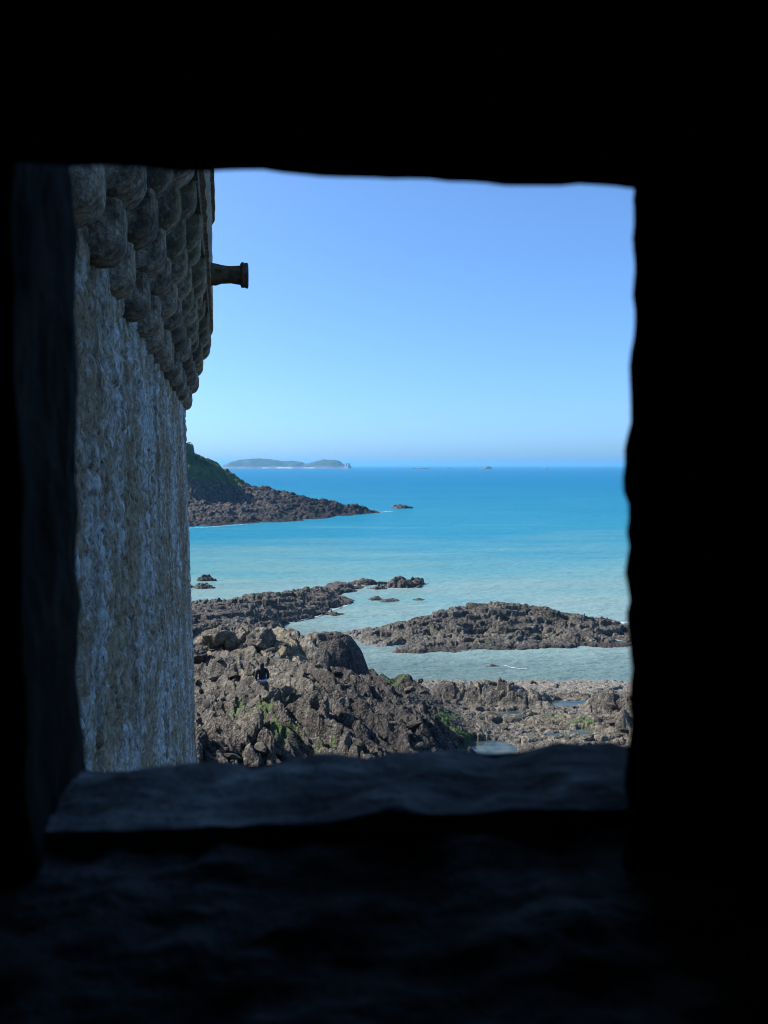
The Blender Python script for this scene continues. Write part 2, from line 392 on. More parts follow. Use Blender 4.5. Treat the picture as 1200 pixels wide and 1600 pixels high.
    for (px, py, pz, rx, ry) in (POOLS if pools else ()):
        d = np.hypot((X-px)/rx, (Y-py)/ry)+pn
        w = smooth(1.25, .85, d); z = z*(1-w)+(pz-.14)*w
    if fine:
        crust = np.clip(1-bare*1.15, 0, 1)*(1-boul*.05)
        f1 = voro(X/.15+.3*perlin(X*3, Y*3, 5), Y/.15, 9)[0]
        z = z+(.012+.035*crust)*(.6-f1)*(1-.4*boul)
        st = 1-.6*smooth(.2, .9, left*fine_sm)
        z = z+.035*facets(wx*.8, wy+.05, .24, 6, 1.3)*(1-.3*boul)*(1-c)*st
        z = z+.035*fbm(X*2.6, Y*2.6, 5, 19, .6)*(1-.2*boul)*(1-.6*c)+.02*ridged(X*3.2, Y*3.2, 3, 29)*(1-.8*boul)*(1-c)
        return z, bare, crust, boul
    return z
_a = np.linspace(0, 2*math.pi, 48)
POOLS = [(px, py, float(np.percentile(shore_height(px+1.25*rx*np.cos(_a), py+1.25*ry*np.sin(_a), False, False), 22)), rx, ry) for (px, py, pz, rx, ry) in POOLS]
def rocky_shore():
    ny, nx = 740, 920
    ys = np.geomspace(17.5, 49.5, ny); tx = np.linspace(-.40, .50, nx)
    Y, T = np.meshgrid(ys, tx, indexing='ij'); X = T*(Y+1.5)
    z, bare, crust, boul = shore_height(X, Y)
    n = fbm(X*.5, Y*.5, 4, 77)
    gravel = smooth(2.2, 4.2, X+.6*n)*smooth(.75, .1, z+.25*n)*.8
    gravel = np.maximum(gravel, smooth(1.0, 2.2, X)*smooth(37, 39.5, Y)*smooth(.9, .3, z)*.9)
    al = np.zeros_like(z); an = 1.5*fbm(X*2.2, Y*2.2, 5, 101, .65)
    for (ax, ay, ar) in ((-5.0, 27.9, .55), (-4.6, 27.2, .8), (-3.3, 25.9, .5), (-4.1, 27.9, .6), (-4.9, 26.9, .5), (2.5, 32.6, .75), (3.0, 30.6, .6), (2.4, 31.3, .5), (3.1, 28.6, .5), (8.1, 32.4, .65), (-2.0, 25.4, .35), (7.4, 33.8, .4), (0.3, 38.6, .6)):
        al = np.maximum(al, smooth(1.05, .35, np.hypot(X-ax, Y-ay)/ar+an))
    tan = smooth(2.6, 3.3, z)*(smooth(33.5, 35, Y)+.35)*(1-.95*boul)
    tan = np.clip(tan+.55*smooth(2.2, 3.4, X)*(1-gravel)*smooth(-.3, .3, n), 0, 1)
    weed_shade = np.clip(smooth(-2.8, -.8, X+.9*n+(Y-30)*.12)*smooth(4.2, 3.0, X+(Y-28)*.10+.5*n)*smooth(25.5, 27, Y)*(.75+.5*n), 0, 1)  # seaweed on the right flank, with the flank's shade painted in
    weed_shade = np.maximum(weed_shade, boul*.5*smooth(-3.4, -1.6, X))  # shadow side of the boulder painted darker towards the right
    me = grid_mesh('rocky_shore', X, Y, z, z > -.55, dict(weed_shade=np.maximum(np.clip(weed_shade*1.15, 0, 1), smooth(.2, .06, z)*.6), crust=crust*np.clip(smooth(-.25, .35, n)*smooth(5.5, 2.0, X)+smooth(3.2, 2.0, X)*.7+.25, 0, 1), gravel=gravel, algae=al*.9, tan=tan))
    o = link('rocky_shore', me, M_SHORE); tag(o, kind='structure')
    return o
SHORE_OBJ = rocky_shore()

def attr_rock(me, crust, tan, gravel=0, algae=0):
    n = len(me.vertices)
    for k, v in (('crust', crust), ('tan', tan), ('gravel', gravel), ('algae', algae)):
        a = me.attributes.new(k, 'FLOAT', 'POINT'); a.data.foreach_set('value', np.full(n, v, np.float32))
    return me

# tide pools
def pools():
    names = {0: ('tide pool of still water among flat rocks at the foot of the outcrop'), 1: 'small bright tide pool beside the green seaweed near the tower'}
    for i, (px, py, pz, rx, ry) in enumerate(POOLS):
        k = 36; pz -= .05; V = [(px, py, pz)]
        for j in range(k):
            a = 2*math.pi*j/k; V.append((px+1.35*rx*math.cos(a), py+1.35*ry*math.sin(a), pz))
        me = bpy.data.meshes.new('tide_pool'); me.from_pydata(V, [], [(0, 1+j, 1+(j+1) % k) for j in range(k)])
        tag(link('tide_pool', me, M_POOL), kind='structure')
pools()

# loose broken rocks lying on the shore
def scatter():
    rng = random.Random(4)
    protos = []
    for s in range(14):
        me = rock_mesh(200+s, (1, rng.uniform(.5, .9), rng.uniform(.35, .7)), 2, .5, 11)
        me.materials.append(M_SHORE)
        protos.append(attr_rock(me, .25 if s % 3 else .8, .9 if s % 4 == 0 else .25)); me.name = 'rock'
    pts = []
    while len(pts) < 230:
        y = 24*math.exp(rng.random()*math.log(44/24)); x = rng.uniform(-.30, .33)*y
        pts.append((x, y))
    X = np.array([p[0] for p in pts]); Y = np.array([p[1] for p in pts]); Z = shore_height(X, Y, False)
    for x, y, z in zip(X, Y, Z):
        if z < .05 or any(np.hypot((x-p[0])/p[3], (y-p[1])/p[4]) < 1.3 for p in POOLS) or math.hypot(x+4.57, y-29.6) < .9 or math.hypot(x+2.4, y-36) < 2: continue
        s = rng.uniform(.10, .30)*(1.25 if x < 2 else .9)
        o = link('rock', protos[rng.randrange(14)], None, SHORE_OBJ)
        o.location = (x, y, z+.1*s); o.scale = (s*1.2, s, s)
        o.rotation_euler = (rng.uniform(-.5, .5), rng.uniform(-.5, .5), math.atan2(-.78, .62)+rng.gauss(0, .5))
scatter()

# big separate blocks
def boulders():
    spec = [('boulder', (-7.75, 36.6, 3.35), (1.05, .9, .95), 31, .1, 1.0, 'pale tan boulder beside the tower edge, leftmost of the outcrop blocks'),
            ('boulder', (-6.55, 36.2, 3.35), (.75, .7, .85), 37, .15, .8, 'tan boulder with shaded right side left of the split block'),
            ('boulder', (-5.5, 35.6, 3.3), (.75, .8, .9), 43, .1, .55, 'tall split grey boulder just left of the big dark rock dome'),
            ('boulder', (-3.85, 28.3, 3.1), (.62, .55, .62), 45, .2, .6, 'angular brown boulder just in front of the seated person'),
            ('boulder', (-8.35, 35.2, 3.05), (.6, .6, .45), 47, .3, .2, 'low dark boulder under the pale tan one against the tower edge'),
            ('boulder', (-6.2, 33.2, 3.05), (.8, .6, .42), 49, .4, .5, 'flat grey boulder left of and behind the seated person')]
    for n, loc, size, seed, cr, tn, lab in spec:
        me = attr_rock(rock_mesh(seed, size, 5, .75, 16), cr+.2, tn*.8)
        o = link(n, me, M_SHORE); o.location = loc; o.rotation_euler[2] = seed*.7
        tag(o, lab, 'boulder', 'boulders on the outcrop')
boulders()

# ------------------------------------------------------------------ reef and ridge in the shallows
REEF = [(-3.95, 54.23, -0.1), (-3.49, 53.94, 0.05), (-1.73, 53.41, 0.25), (-0.41, 50.92, 0.15), (0.61, 50.58, 0.35), (0.77, 47.41, 0), (4.75, 48.9, 0), (7.97, 49.24, 0), (11.96, 49.24, 0), (15.67, 50.3, 0),
 (2.17, 53.65, 0.9), (4.12, 56.77, 1.15), (7.83, 57.6, 1.6), (11.41, 57.2, 1.45), (13.58, 56.4, .95), (16.45, 56.57, 0.45), (16.42, 52.76, 0.3), (18.31, 55.24, 0), (2.5, 51.58, 0.40), (5.73, 50.64, 0.42), (9.05, 50.6, 0.42), (12.51, 51.0, 0.40), (6.88, 53.4, .75), (10.84, 53.4, .7), (13.5, 53.2, .5),
 (-2, 57.5, -.4), (1.5, 57.5, -.2), (3.5, 60, -.4), (8, 60.5, -.3), (12, 60, -.3), (15, 59.5, -.4), (19, 58, -.7), (20, 53, -.6), (16, 47.5, -.7), (8, 46.5, -.8), (2, 45, -.7), (-2, 48.5, -.6), (-5, 52, -.5), (-6, 56, -.6)]
RIDGE = [(-13.65, 54.55, 1.7), (-13.3, 55.86, 1.6), (-11.8, 58.52, 1.7), (-9.92, 61.51, 1.6), (-7.74, 64.02, 1.3), (-5.57, 69.07, 1.0), (-4.13, 73.26, 0.6), (-2.93, 75.8, 0.1), (-2.83, 67.42, 0.1), (-3.72, 65.94, 0.35), (-5.05, 62.65, 0.5), (-6.28, 59.87, 0.5), (-7.0, 57.49, 0.0), (-8.39, 51.87, 0.7), (-10.6, 50.43, 1.0), (-12.0, 49.47, 1.2), (-8.33, 57.33, 1.1), (-11.72, 53.78, 1.4),
 (-6, 53, -.3), (-4.6, 58, -.5), (-2.5, 62, -.5), (-1, 66.5, -.5), (-3.2, 70.5, -.2), (-1.5, 77, -.6), (-5, 77, -.4), (-8, 71, -.5), (-11, 67.5, -.4), (-15, 64, -.2), (-19, 62, .1), (-22, 58, .3), (-18, 50, 1.5), (-22, 48, 1.5)]
def shoal(name, pts, x0, x1, y0, y1, nx, ny, seed, label, amp=1.0):
    f = TPS(pts)
    Y, X = np.meshgrid(np.linspace(y0, y1, ny), np.linspace(x0, x1, nx), indexing='ij')
    z = f(X, Y)
    wx = X+.5*fbm(X*.5, Y*.5, 3, seed); wy = Y+.5*fbm(X*.5+7, Y*.5, 3, seed+1)
    if seed == 300: z = z-.9*smooth(48.9, 47.0, Y+.5*fbm(X*.5, Y*.5, 3, 8))*smooth(-3, 0, X)
    up = smooth(-.3, .6, z)
    z = z+amp*up*(.24*facets(wx*.6, wy, 2.2, seed+2, 1.0)+.11*facets(wx*.8, wy, .7, seed+3, 1.2))
    z = z+amp*(.22*fbm(X*.55, Y*.55, 4, seed+4)+.14*ridged(X*.9, Y*1.2, 4, seed+5)*up)-.10
    z = z-.55*up*smooth(.62, .9, ridged(X*.16+.1*Y, Y*.3, 3, seed+11))
    q = (z+.25*fbm(X*.25, Y*.25, 3, seed+12)+.04*X)/.34; fq = q-np.floor(q)
    z = z+up*.34*.75*(smooth(.55, .95, fq)-fq)
    f1 = voro(X/.22, Y/.22, seed+6)[0]
    z = z+up*.06*facets(wx, wy, .33, seed+9, 1.3)+.07*(.5-f1)+.05*fbm(X*2.2, Y*2.2, 4, seed+7, .62)
    n = fbm(X*.35, Y*.35, 4, seed+8)
    me = grid_mesh(name, X, Y, z, z > -.35, dict(crust=np.clip(.80+.3*n-.35*smooth(.7, .3, z), 0, 1), gravel=smooth(.35, .05, z+.2*n)*smooth(2.5, -.5, X)*(.7 if seed == 300 else 0), weed_shade=smooth(.28, .08, z+.1*n)*.8, algae=smooth(.25, .6, n-.1)*.12, tan=smooth(0, .5, n)*.4))
    o = link(name, me, M_SHORE); tag(o, label, 'reef'); return o
shoal('reef', REEF, -6, 20, 45, 61, 620, 420, 300, 'broad mussel-covered grey reef standing in the shallows beyond the channel')
shoal('reef', RIDGE, -22, 0, 47, 78, 480, 560, 400, 'long dark rock ridge running out into the water behind the outcrop')

def sea_rock_mesh(seed, a, b, h):
    """ragged rock awash: a small height field with broken blocks, skirt under water"""
    n = 56; t = np.linspace(-1.5, 1.5, n); V, T = np.meshgrid(t, t, indexing='ij'); X = T*a; Y = V*b
    r = np.hypot(T, V)+.45*fbm(T*1.3+seed, V*1.3, 4, seed)
    z = h*(1.25*(1-np.clip(r, 0, 1.5)**1.6))+h*.55*facets(T+seed, V, .55, seed, 1.3)*(r < 1.1)+h*.3*fbm(T*4, V*4, 4, seed+3, .6)
    me = grid_mesh('sea_rock', X, Y, np.maximum(z, -.4), z > -.3); return me
def sea_rocks():
    G = 'rocks awash in the shallows'
    L = [(-17.9, 79.4, 1.0, .5, .45, 'small dark rock in the water beside the tower edge, the farther of two'),
         (-16.9, 74.6, 1.25, .6, .4, 'flat dark rock in the water beside the tower edge, the nearer of two'),
         (-1.9, 76.9, 1.9, 1.2, .55, 'wedge-shaped dark rock just off the tip of the long ridge'),
         (-.5, 74.2, .8, .6, .3, 'low rock left of the largest rock off the ridge'),
         (1.5, 75.6, 1.7, 1.2, .7, 'largest dark rock standing alone off the ridge tip'),
         (3.0, 77.2, 1.2, .7, .45, 'low pointed rock touching the right of the largest lone rock'),
         (-.7, 68.0, .6, .5, .22, 'tiny rock awash in front of the ridge tip, left of its neighbour'),
         (.4, 67.4, 1.0, .6, .2, 'flat rock barely awash in front of the ridge tip'),
         (3.0, 67.9, .6, .4, .15, 'tiny flat rock awash alone right of the ridge tip'),
         (4.3, 214.6, 2.6, 1.8, .75, 'flat black rock just off the point of the headland'),
         (-4.0, 61.2, .9, .5, .2, 'small seaweedy rock in the shallow inlet below the ridge'),
         (6.2, 45.3, .45, .2, .1, 'tiny dark stone in the channel beside the white foam streak')]
    for i, (x, y, a, b, h, lab) in enumerate(L):
        me = attr_rock(sea_rock_mesh(500+i, a, b, h), .9, .1)
        o = link('sea_rock', me, M_SHORE); o.location = (x, y, -.05); tag(o, lab, 'rock', G)
        if i in (4, 9, 1, 2):   # a satellite knob belonging to the same rock
            me2 = attr_rock(rock_mesh(560+i, (a*.45, b*.5, h*.8), 3, .6, 8), .9, .1)
            p = link('knob', me2, M_SHORE, o); p.location = (a*.95*(-1 if i == 1 else 1), .1, h*.05)
sea_rocks()

# ------------------------------------------------------------------ headland
HEAD = [(-35.3, 146.5, 0), (-44, 140, .2), (-56, 134, .6), (-25.3, 157.8, 0), (-13.55, 169, 0), (-7, 183, 0), (-1.9, 196.9, 0),
 (-6.1, 195, 1.5), (-15.2, 193, 3.1), (-27.4, 190, 5.9), (-36.2, 190, 7.2), (-38.7, 190, 9.4), (-43.2, 190, 13.3), (-46.5, 190, 14.2), (-60, 192, 16.0), (-75, 192, 18),
 (-33, 160, 1.2), (-42, 158, 1.6), (-55, 156, 2.2), (-22, 172, 1.6), (-35, 172, 2.6), (-46, 172, 3.2), (-60, 170, 3.8), (-38, 184, 4.6), (-41, 186, 8.6), (-45, 186.5, 12.5), (-48, 181, 5.0), (-48, 186, 12.0), (-60, 181, 6.0), (-60, 186, 13), (-16, 182, 1.8), (-28, 182, 3.6), (-75, 175, 8),
 (-5, 201, -1), (-15, 208, -1), (-30, 212, .0), (-45, 215, 10), (-60, 218, 14), (3, 199, -1.2), (-3, 186, -1.2), (-9, 170, -1.2), (-20, 154, -1.2), (-32, 141, -1.2), (-44, 134, -1), (-80, 215, 16)]
HG = {}
def headland():
    f = TPS(HEAD)
    ys = np.linspace(132, 214, 430); xs = np.linspace(-78, 6, 520)
    Y, X = np.meshgrid(ys, xs, indexing='ij'); z = f(X, Y)
    up = smooth(-.6, 1.2, z); hi = smooth(8, 12, z)
    wx = X+1.2*fbm(X*.12, Y*.12, 3, 601); wy = Y+1.2*fbm(X*.12+5, Y*.12, 3, 602)
    z = z+up*(1.0*facets(wx+wy*.4, wy, 7.5, 603, 1.1)*(1-.75*hi)+.4*facets(wx*.7, wy, 2.6, 604, 1.3)*(1-.7*hi)+.3*facets(wx*.8, wy, .8, 605, 1.4)*(1-.3*hi))+up*(1-hi)*.7*ridged(X*.13, Y*.18, 5, 611)-.75*up
    z = z+.7*fbm(X*.22, Y*.22, 5, 606)*up+.25*fbm(X*1.1, Y*1.1, 4, 607)*up
    z = np.maximum(z, dome(X, Y, -46.6, 189.5, 2.2, 3, 16.3, 9)+.3*facets(wx, wy, .9, 609, 1.2))
    z = z+smooth(7.5, 9.5, z)*(.9*(.6-voro(X/2.2, Y/2.2, 620)[0])+.5*fbm(X*.35, Y*.35, 4, 621))
    HG.update(xs=xs, ys=ys, z=z)
    n = fbm(X*.10, Y*.10, 4, 610)
    gy, gx = np.gradient(z, ys, xs)
    steep = np.hypot(gx, gy)
    green = smooth(6.0, 8.6, z+2.6*n-.5*(steep > 1.3))
    green = green*(1-.8*smooth(16.2, 16.9, z)*smooth(-43.5, -44.5, X))
    tide = smooth(2.4, 1.2, z+1.0*n)*np.maximum(smooth(1.1, .5, z+.4*n), smooth(-26, -14, X))
    tide = np.maximum(tide, smooth(-30, -20, X)*.8)  # headland point darkened: its shade painted on top of the tideline
    me = grid_mesh('headland', X, Y, z, z > -.5, dict(green=green, tide=tide))
    o = link('headland', me, M_HEAD); tag(o, 'dark rocky headland with a grassy top running down to a low point', 'headland')
    return f
headland()

def bush_mesh(seed, r, h, n):
    rng = random.Random(seed); V = []; F = []
    for i in range(n):
        while True:
            p = Vector((rng.uniform(-1, 1), rng.uniform(-1, 1), rng.uniform(0, 1)))
            if p.x*p.x+p.y*p.y+(p.z-.35)**2*1.8 < 1: break
        p = Vector((p.x*r, p.y*r, p.z*h))
        q = Matrix.Rotation(rng.uniform(0, 6.3), 3, 'Z')@Matrix.Rotation(rng.uniform(-1.2, 1.2), 3, 'X')
        s = r*rng.uniform(.10, .2); b = len(V)
        for c in ((-s, 0, 0), (0, -s*.5, 0), (s, 0, 0), (0, s*.5, 0)): V.append(p+q@Vector(c))
        F.append((b, b+1, b+2, b+3))
    me = bpy.data.meshes.new('foliage'); me.from_pydata([v[:] for v in V], [], F); return me
def bushes():
    L = [(-42.9, 189.2, 14.0, 1.0, 1.5, 'round dark bush on the brow of the headland'),
         (-44.3, 189.5, 14.8, .8, 1.0, 'small dark bush between the grey crag and the round bush'),
         (-41.4, 189.6, 12.9, .6, .9, 'lowest small bush on the edge of the headland brow'),
         (-48.6, 189.6, 15.6, 1.2, 1.4, 'dark bush behind the grey crag at the tower edge')]
    for i, (x, y, z, r, h, lab) in enumerate(L):
        z = float(HG['z'][np.abs(HG['ys']-y).argmin(), np.abs(HG['xs']-x).argmin()])-.1
        e = empty('bush', (x, y, z)); tag(e, lab, 'bush', 'bushes on the headland')
        link('foliage', bush_mesh(700+i, r, h, 240), M_LEAF, e)
        bm = bmesh.new(); bmesh.ops.create_cone(bm, cap_ends=True, segments=7, radius1=.12, radius2=.04, depth=h*.9, matrix=Matrix.Translation((0, 0, h*.25)))
        me = bpy.data.meshes.new('stem'); bm.to_mesh(me); bm.free(); link('stem', me, M_BARK, e)
bushes()
def shrubs():
    rng = random.Random(12); protos = [bush_mesh(730+i, 1, 1, 130) for i in range(4)]; k = 0
    for me in protos: me.materials.append(M_LEAF)
    bm = bmesh.new(); bmesh.ops.create_cone(bm, cap_ends=True, segments=6, radius1=.12, radius2=.05, depth=.9, matrix=Matrix.Translation((0, 0, .25)))
    st = bpy.data.meshes.new('stem'); bm.to_mesh(st); bm.free(); st.materials.append(M_BARK)
    while k < 26:
        x, y = rng.uniform(-52, -38.5), rng.uniform(183, 190.5)
        z = float(HG['z'][np.abs(HG['ys']-y).argmin(), np.abs(HG['xs']-x).argmin()])
        if z < 8.2: continue
        r = rng.uniform(.35, .85); e = empty('shrub', (x, y, z-.15)); e.scale = (r*1.2, r*1.2, r); e.rotation_euler[2] = rng.uniform(0, 6)
        tag(e, 'small dark shrub on the grassy headland slope', 'shrub', 'shrubs on the headland slope')
        link('foliage', protos[k % 4], None, e); link('stem', st, None, e); k += 1
shrubs()

# ------------------------------------------------------------------ far island and skerries
def island():
    ys = np.linspace(2880, 3160, 70); xs = np.linspace(-640, -110, 420)
    Y, X = np.meshgrid(ys, xs, indexing='ij')
    px = 600+X/3000*1250
    prof = np.interp(px, [346, 352, 362, 375, 405, 420, 440, 458, 470, 476, 484, 492, 505, 520, 530, 536, 540, 541.5, 543, 545, 547, 549],
                         [0, 12, 24, 32, 37, 34, 28, 27, 23, 17, 19, 26, 32, 32, 27, 17, 11, 20, 15, 21, 10, -3])
    c = smooth(2890, 2985, Y+18*fbm(X*.01, Y*.01, 3, 801))*smooth(3150, 3060, Y)
    z = prof*c+c*2.2*fbm(X*.03, Y*.03, 5, 802)+c*smooth(8, 20, z0 := prof)*1.5*fbm(X*.12, Y*.12, 4, 803)-.6
    beach = np.maximum.reduce([smooth(1.0, .6, np.abs(px-c0)/w) for c0, w in ((421, 6), (450, 16), (487, 9))])
    sand = beach*smooth(6.5, 4.0, z+2.5*fbm(X*.02, Y*.02, 3, 804))
    stone = np.maximum(smooth(536, 539, px), smooth(10, 4, z)*(1-beach))
    me = grid_mesh('island', X, Y, z, z > -1.2, dict(sand=sand, stone=stone))
    tag(link('island', me, M_ISLE), 'long low hazy island with pale sandy beaches on the horizon', 'island')
    L = [(763, 2600, 11, 8, 12, 'peaked little rock islet on the horizon, right of centre'), (655, 2700, 38, 9, 5.0, 'long flat skerry on the horizon right of the island'),
         (700, 2900, 12, 6, 3.0, 'low skerry on the horizon between the flat one and the peaked islet'), (853, 2500, 7, 5, 3.2, 'tiny skerry on the horizon right of the peaked islet'), (622, 2900, 14, 6, 2.2, 'faint low skerry on the horizon nearest the island')]
    for i, (p, y, a, b, h, lab) in enumerate(L):
        me = rock_mesh(820+i, (a, b, h), 3, .6, 8); n = len(me.vertices)
        at = me.attributes.new('stone', 'FLOAT', 'POINT'); at.data.foreach_set('value', np.ones(n, np.float32))
        o = link('skerry', me, M_ISLE); o.location = ((p-600)/1250*y, y, 0); tag(o, lab, 'skerry', 'skerries on the horizon')
        if i == 0:
            me2 = rock_mesh(840, (22, 8, 4), 3, .6, 8); at = me2.attributes.new('stone', 'FLOAT', 'POINT'); at.data.foreach_set('value', np.ones(len(me2.vertices), np.float32))
            q = link('shelf', me2, M_ISLE, o); q.location = (-14, 0, 0)
island()

# ------------------------------------------------------------------ the tower on the left
X0, SL = -.86, -.204                                  # plan line of its wall face: x = X0 + SL*y
DIR = Vector((SL, 1)).normalized(); L1 = 20.3*math.hypot(SL, 1); RAD = 2.4
def plan(s):
    """point and outward normal of the wall face at arc length s"""
    s = np.asarray(s, float)
    dx, dy = DIR; nx, ny = dy, -dx
    px = X0+dx*np.minimum(s, L1); py = dy*np.minimum(s, L1)
    cx, cy = X0+dx*L1-nx*RAD, dy*L1-ny*RAD
    a = np.clip((s-L1)/RAD, 0, R(105)); a0 = math.atan2(ny, nx)
    ax = cx+RAD*np.cos(a0+a); ay = cy+RAD*np.sin(a0+a)
    ex = np.clip(s-L1-RAD*R(105), 0, None); ta = a0+R(105)+math.pi/2
    onarc = s > L1
    px = np.where(onarc, ax+ex*math.cos(ta), px); py = np.where(onarc, ay+ex*math.sin(ta), py)
    NX = np.where(onarc, np.cos(a0+a), nx); NY = np.where(onarc, np.sin(a0+a), ny)
    return px, py, NX, NY
TOWER = empty('tower', (-4, 12, 2)); tag(TOWER, 'weathered rubble-stone tower wall with rounded machicolation corbels on the left', 'tower')
TINV = Matrix.Translation((4, -12, -2))
def tpart(name, me, mat, parent=None):
    me.transform(TINV) if parent is None else None
    return link(name, me, mat, parent or TOWER)
def tower_wall():
    s = np.concatenate([np.linspace(.8, 12, 420), np.linspace(12.03, 28, 420), np.linspace(28.2, 34, 20)]); z = np.linspace(1.0, ZC+5.2, 420)
    Z, Sx = np.meshgrid(z, s, indexing='ij')
    px, py, nx, ny = plan(Sx)
    f1, f2, cx, cy, r1, r2, r3 = voro(Sx/.36+.2*perlin(Sx*2, Z*2, 3), Z/.24+.2*perlin(Sx*2+5, Z*2, 4), 900)
    d = .035*(smooth(0, .25, f2-f1)-.7)*(.5+r1)+.02*(r2-.5)+.03*fbm(Sx*.7, Z*.4, 4, 902)+.03*fbm(Sx*7, Z*6, 4, 903, .7)
    d -= .05*smooth(.3, .5, fbm(Sx*1.6+3, Z*1.1, 5, 905, .65))
    d += .0165*(ZC-Z)
    d *= 1
    me = grid_mesh('wall', px+nx*d, py+ny*d, Z, flip=False)
    tpart('wall', me, M_WALL)
tower_wall()
def sweep(n_in, n_out, z0, z1, s0, s1, ns, nz, amp, seed, slant=0):
    """solid band following the plan curve, between two offsets and two heights, rough outside"""
    loop = [(n_in, z0)]+[(n_out, z0+(z1-z0)*i/nz) for i in range(nz+1)]+[(n_in, z1)]
    s = np.linspace(s0, s1, ns); V = []
    px, py, nx, ny = plan(s); K = len(loop)
    o = np.array([l[0] for l in loop])[None]+0*s[:, None]; zz = np.array([l[1] for l in loop])[None]+0*s[:, None]
    rough = amp*fbm(s[:, None]*2.2+zz*.3, zz*3+o, 5, seed, .6); o = o+np.where(np.array([l[0] for l in loop])[None] == n_out, rough, 0)
    zz = zz+.6*amp*fbm(s[:, None]*1.7, zz*.5, 4, seed+3)
    V = np.stack([px[:, None]+nx[:, None]*o, py[:, None]+ny[:, None]*o, zz], -1).reshape(-1, 3)
    idx = np.arange(ns*K).reshape(ns, K); nxt = np.roll(idx, -1, 1)
    Q = np.stack([idx[:-1], nxt[:-1], nxt[1:], idx[1:]], -1).reshape(-1, 4)
    return mesh_np('band', V, Q, False)
ZB = ZC+1.40; TH = .42
def lobe_mesh(w, proj, h, seed, r):
    """one corbel stone: a bar whose nose is a quarter round, rounded a little across"""
    nu, nv = 17, 22
    prof = [(-.25, 0.0), (proj-r, 0.0)]
    for i in range(1, 13):
        a = -math.pi/2+math.pi/2*i/12; prof.append((proj-r+r*math.cos(a), r*.92+r*.92*math.sin(a)))
    prof += [(proj, h*.97), (proj-.05, h), (-.25, h)]
    K = len(prof); V = []
    us = np.linspace(-1, 1, nu)
    for u in us:
        for (n, z) in prof: V.append((u*w/2, n-min(n, .035)*abs(u)**9 if n > 0 else n, z+.025*abs(u)**9*max(0, 1-z/(h*.8))))
    V = np.array(V); Q = []
    for i in range(nu-1):
        for j in range(K): Q.append((i*K+j, i*K+(j+1) % K, (i+1)*K+(j+1) % K, (i+1)*K+j))
    c0 = len(V); V = np.vstack([V, [[-w/2, proj*.3, h*.5], [w/2, proj*.3, h*.5]]])
    T = []
    for j in range(K):
        T.append((c0, (j+1) % K, j)); b = (nu-1)*K; T.append((c0+1, b+j, b+(j+1) % K))
    Qt = [(a, b, c) for a, b, c, d in Q]+[(a, c, d) for a, b, c, d in Q]+T
    me = mesh_np('lobe', V, np.array(Qt)[:, ::-1], False)
    bm = bmesh.new(); bm.from_mesh(me); bmesh.ops.subdivide_edges(bm, edges=[e for e in bm.edges if e.calc_length() > .07], cuts=2)
    bmesh.ops.recalc_face_normals(bm, faces=bm.faces[:]); bm.normal_update()
    P = np.array([v.co[:] for v in bm.verts]); N = np.array([v.normal[:] for v in bm.verts])
    P = P+N*(.010*fbm3(P+seed*1.7, 4, seed, 7.5))[:, None]
    for v, p in zip(bm.verts, P): v.co = p
    for f in bm.faces: f.smooth = True
    bm.to_mesh(me); bm.free(); me.set_sharp_from_angle(angle=R(38)); return me
def corbels():
    protos = [[lobe_mesh(.40+.02*v, .19+.15*t, TH-.006, 40+t*7+v, .19+.045*t) for v in range(3)] for t in range(4)]
    for t in protos:
        for me in t: me.materials.append(M_CORB)
    rng = random.Random(5); s = 2.6; i = 0
    while s < L1+RAD*R(95):
        px, py, nx, ny = [float(a) for a in plan(s)]
        e = empty('corbel', (px+4, py-12, ZB-2+rng.uniform(-.015, .015))); e.parent = TOWER
        e.rotation_euler[2] = math.atan2(ny, nx)-math.pi/2
        for t in range(4):
            o = link('corbel_stone', protos[t][(i+t) % 3], None, e); o.location = (rng.uniform(-.03, .03), rng.uniform(-.04, .02), t*TH)
            o.rotation_euler = (rng.uniform(-.02, .02), rng.uniform(-.02, .02), rng.uniform(-.03, .03)); k = rng.uniform(.95, 1.08); o.scale = (k, rng.uniform(.96, 1.04), 1)
        i += 1; s += (1.08 if s < L1-.5 else .8)
corbels()
tpart('lintel_course', sweep(-.2, .64, ZB+4*TH+.0, ZB+4*TH+.30, 1.0, 33, 330, 3, .02, 51), M_CORB)
tpart('parapet', sweep(.30, .70, ZB+4*TH+.305, ZC+6.2, 1.0, 33, 330, 22, .022, 52), M_CORB)
tpart('coping', sweep(.24, .78, ZC+6.205, ZC+6.42, 1.0, 33, 200, 3, .02, 53), M_CORB)
tpart('roof_walk', sweep(-3.0, .31, ZC+4.4, ZC+4.6, 1.0, 33, 60, 1, .01, 54), M_CORB)
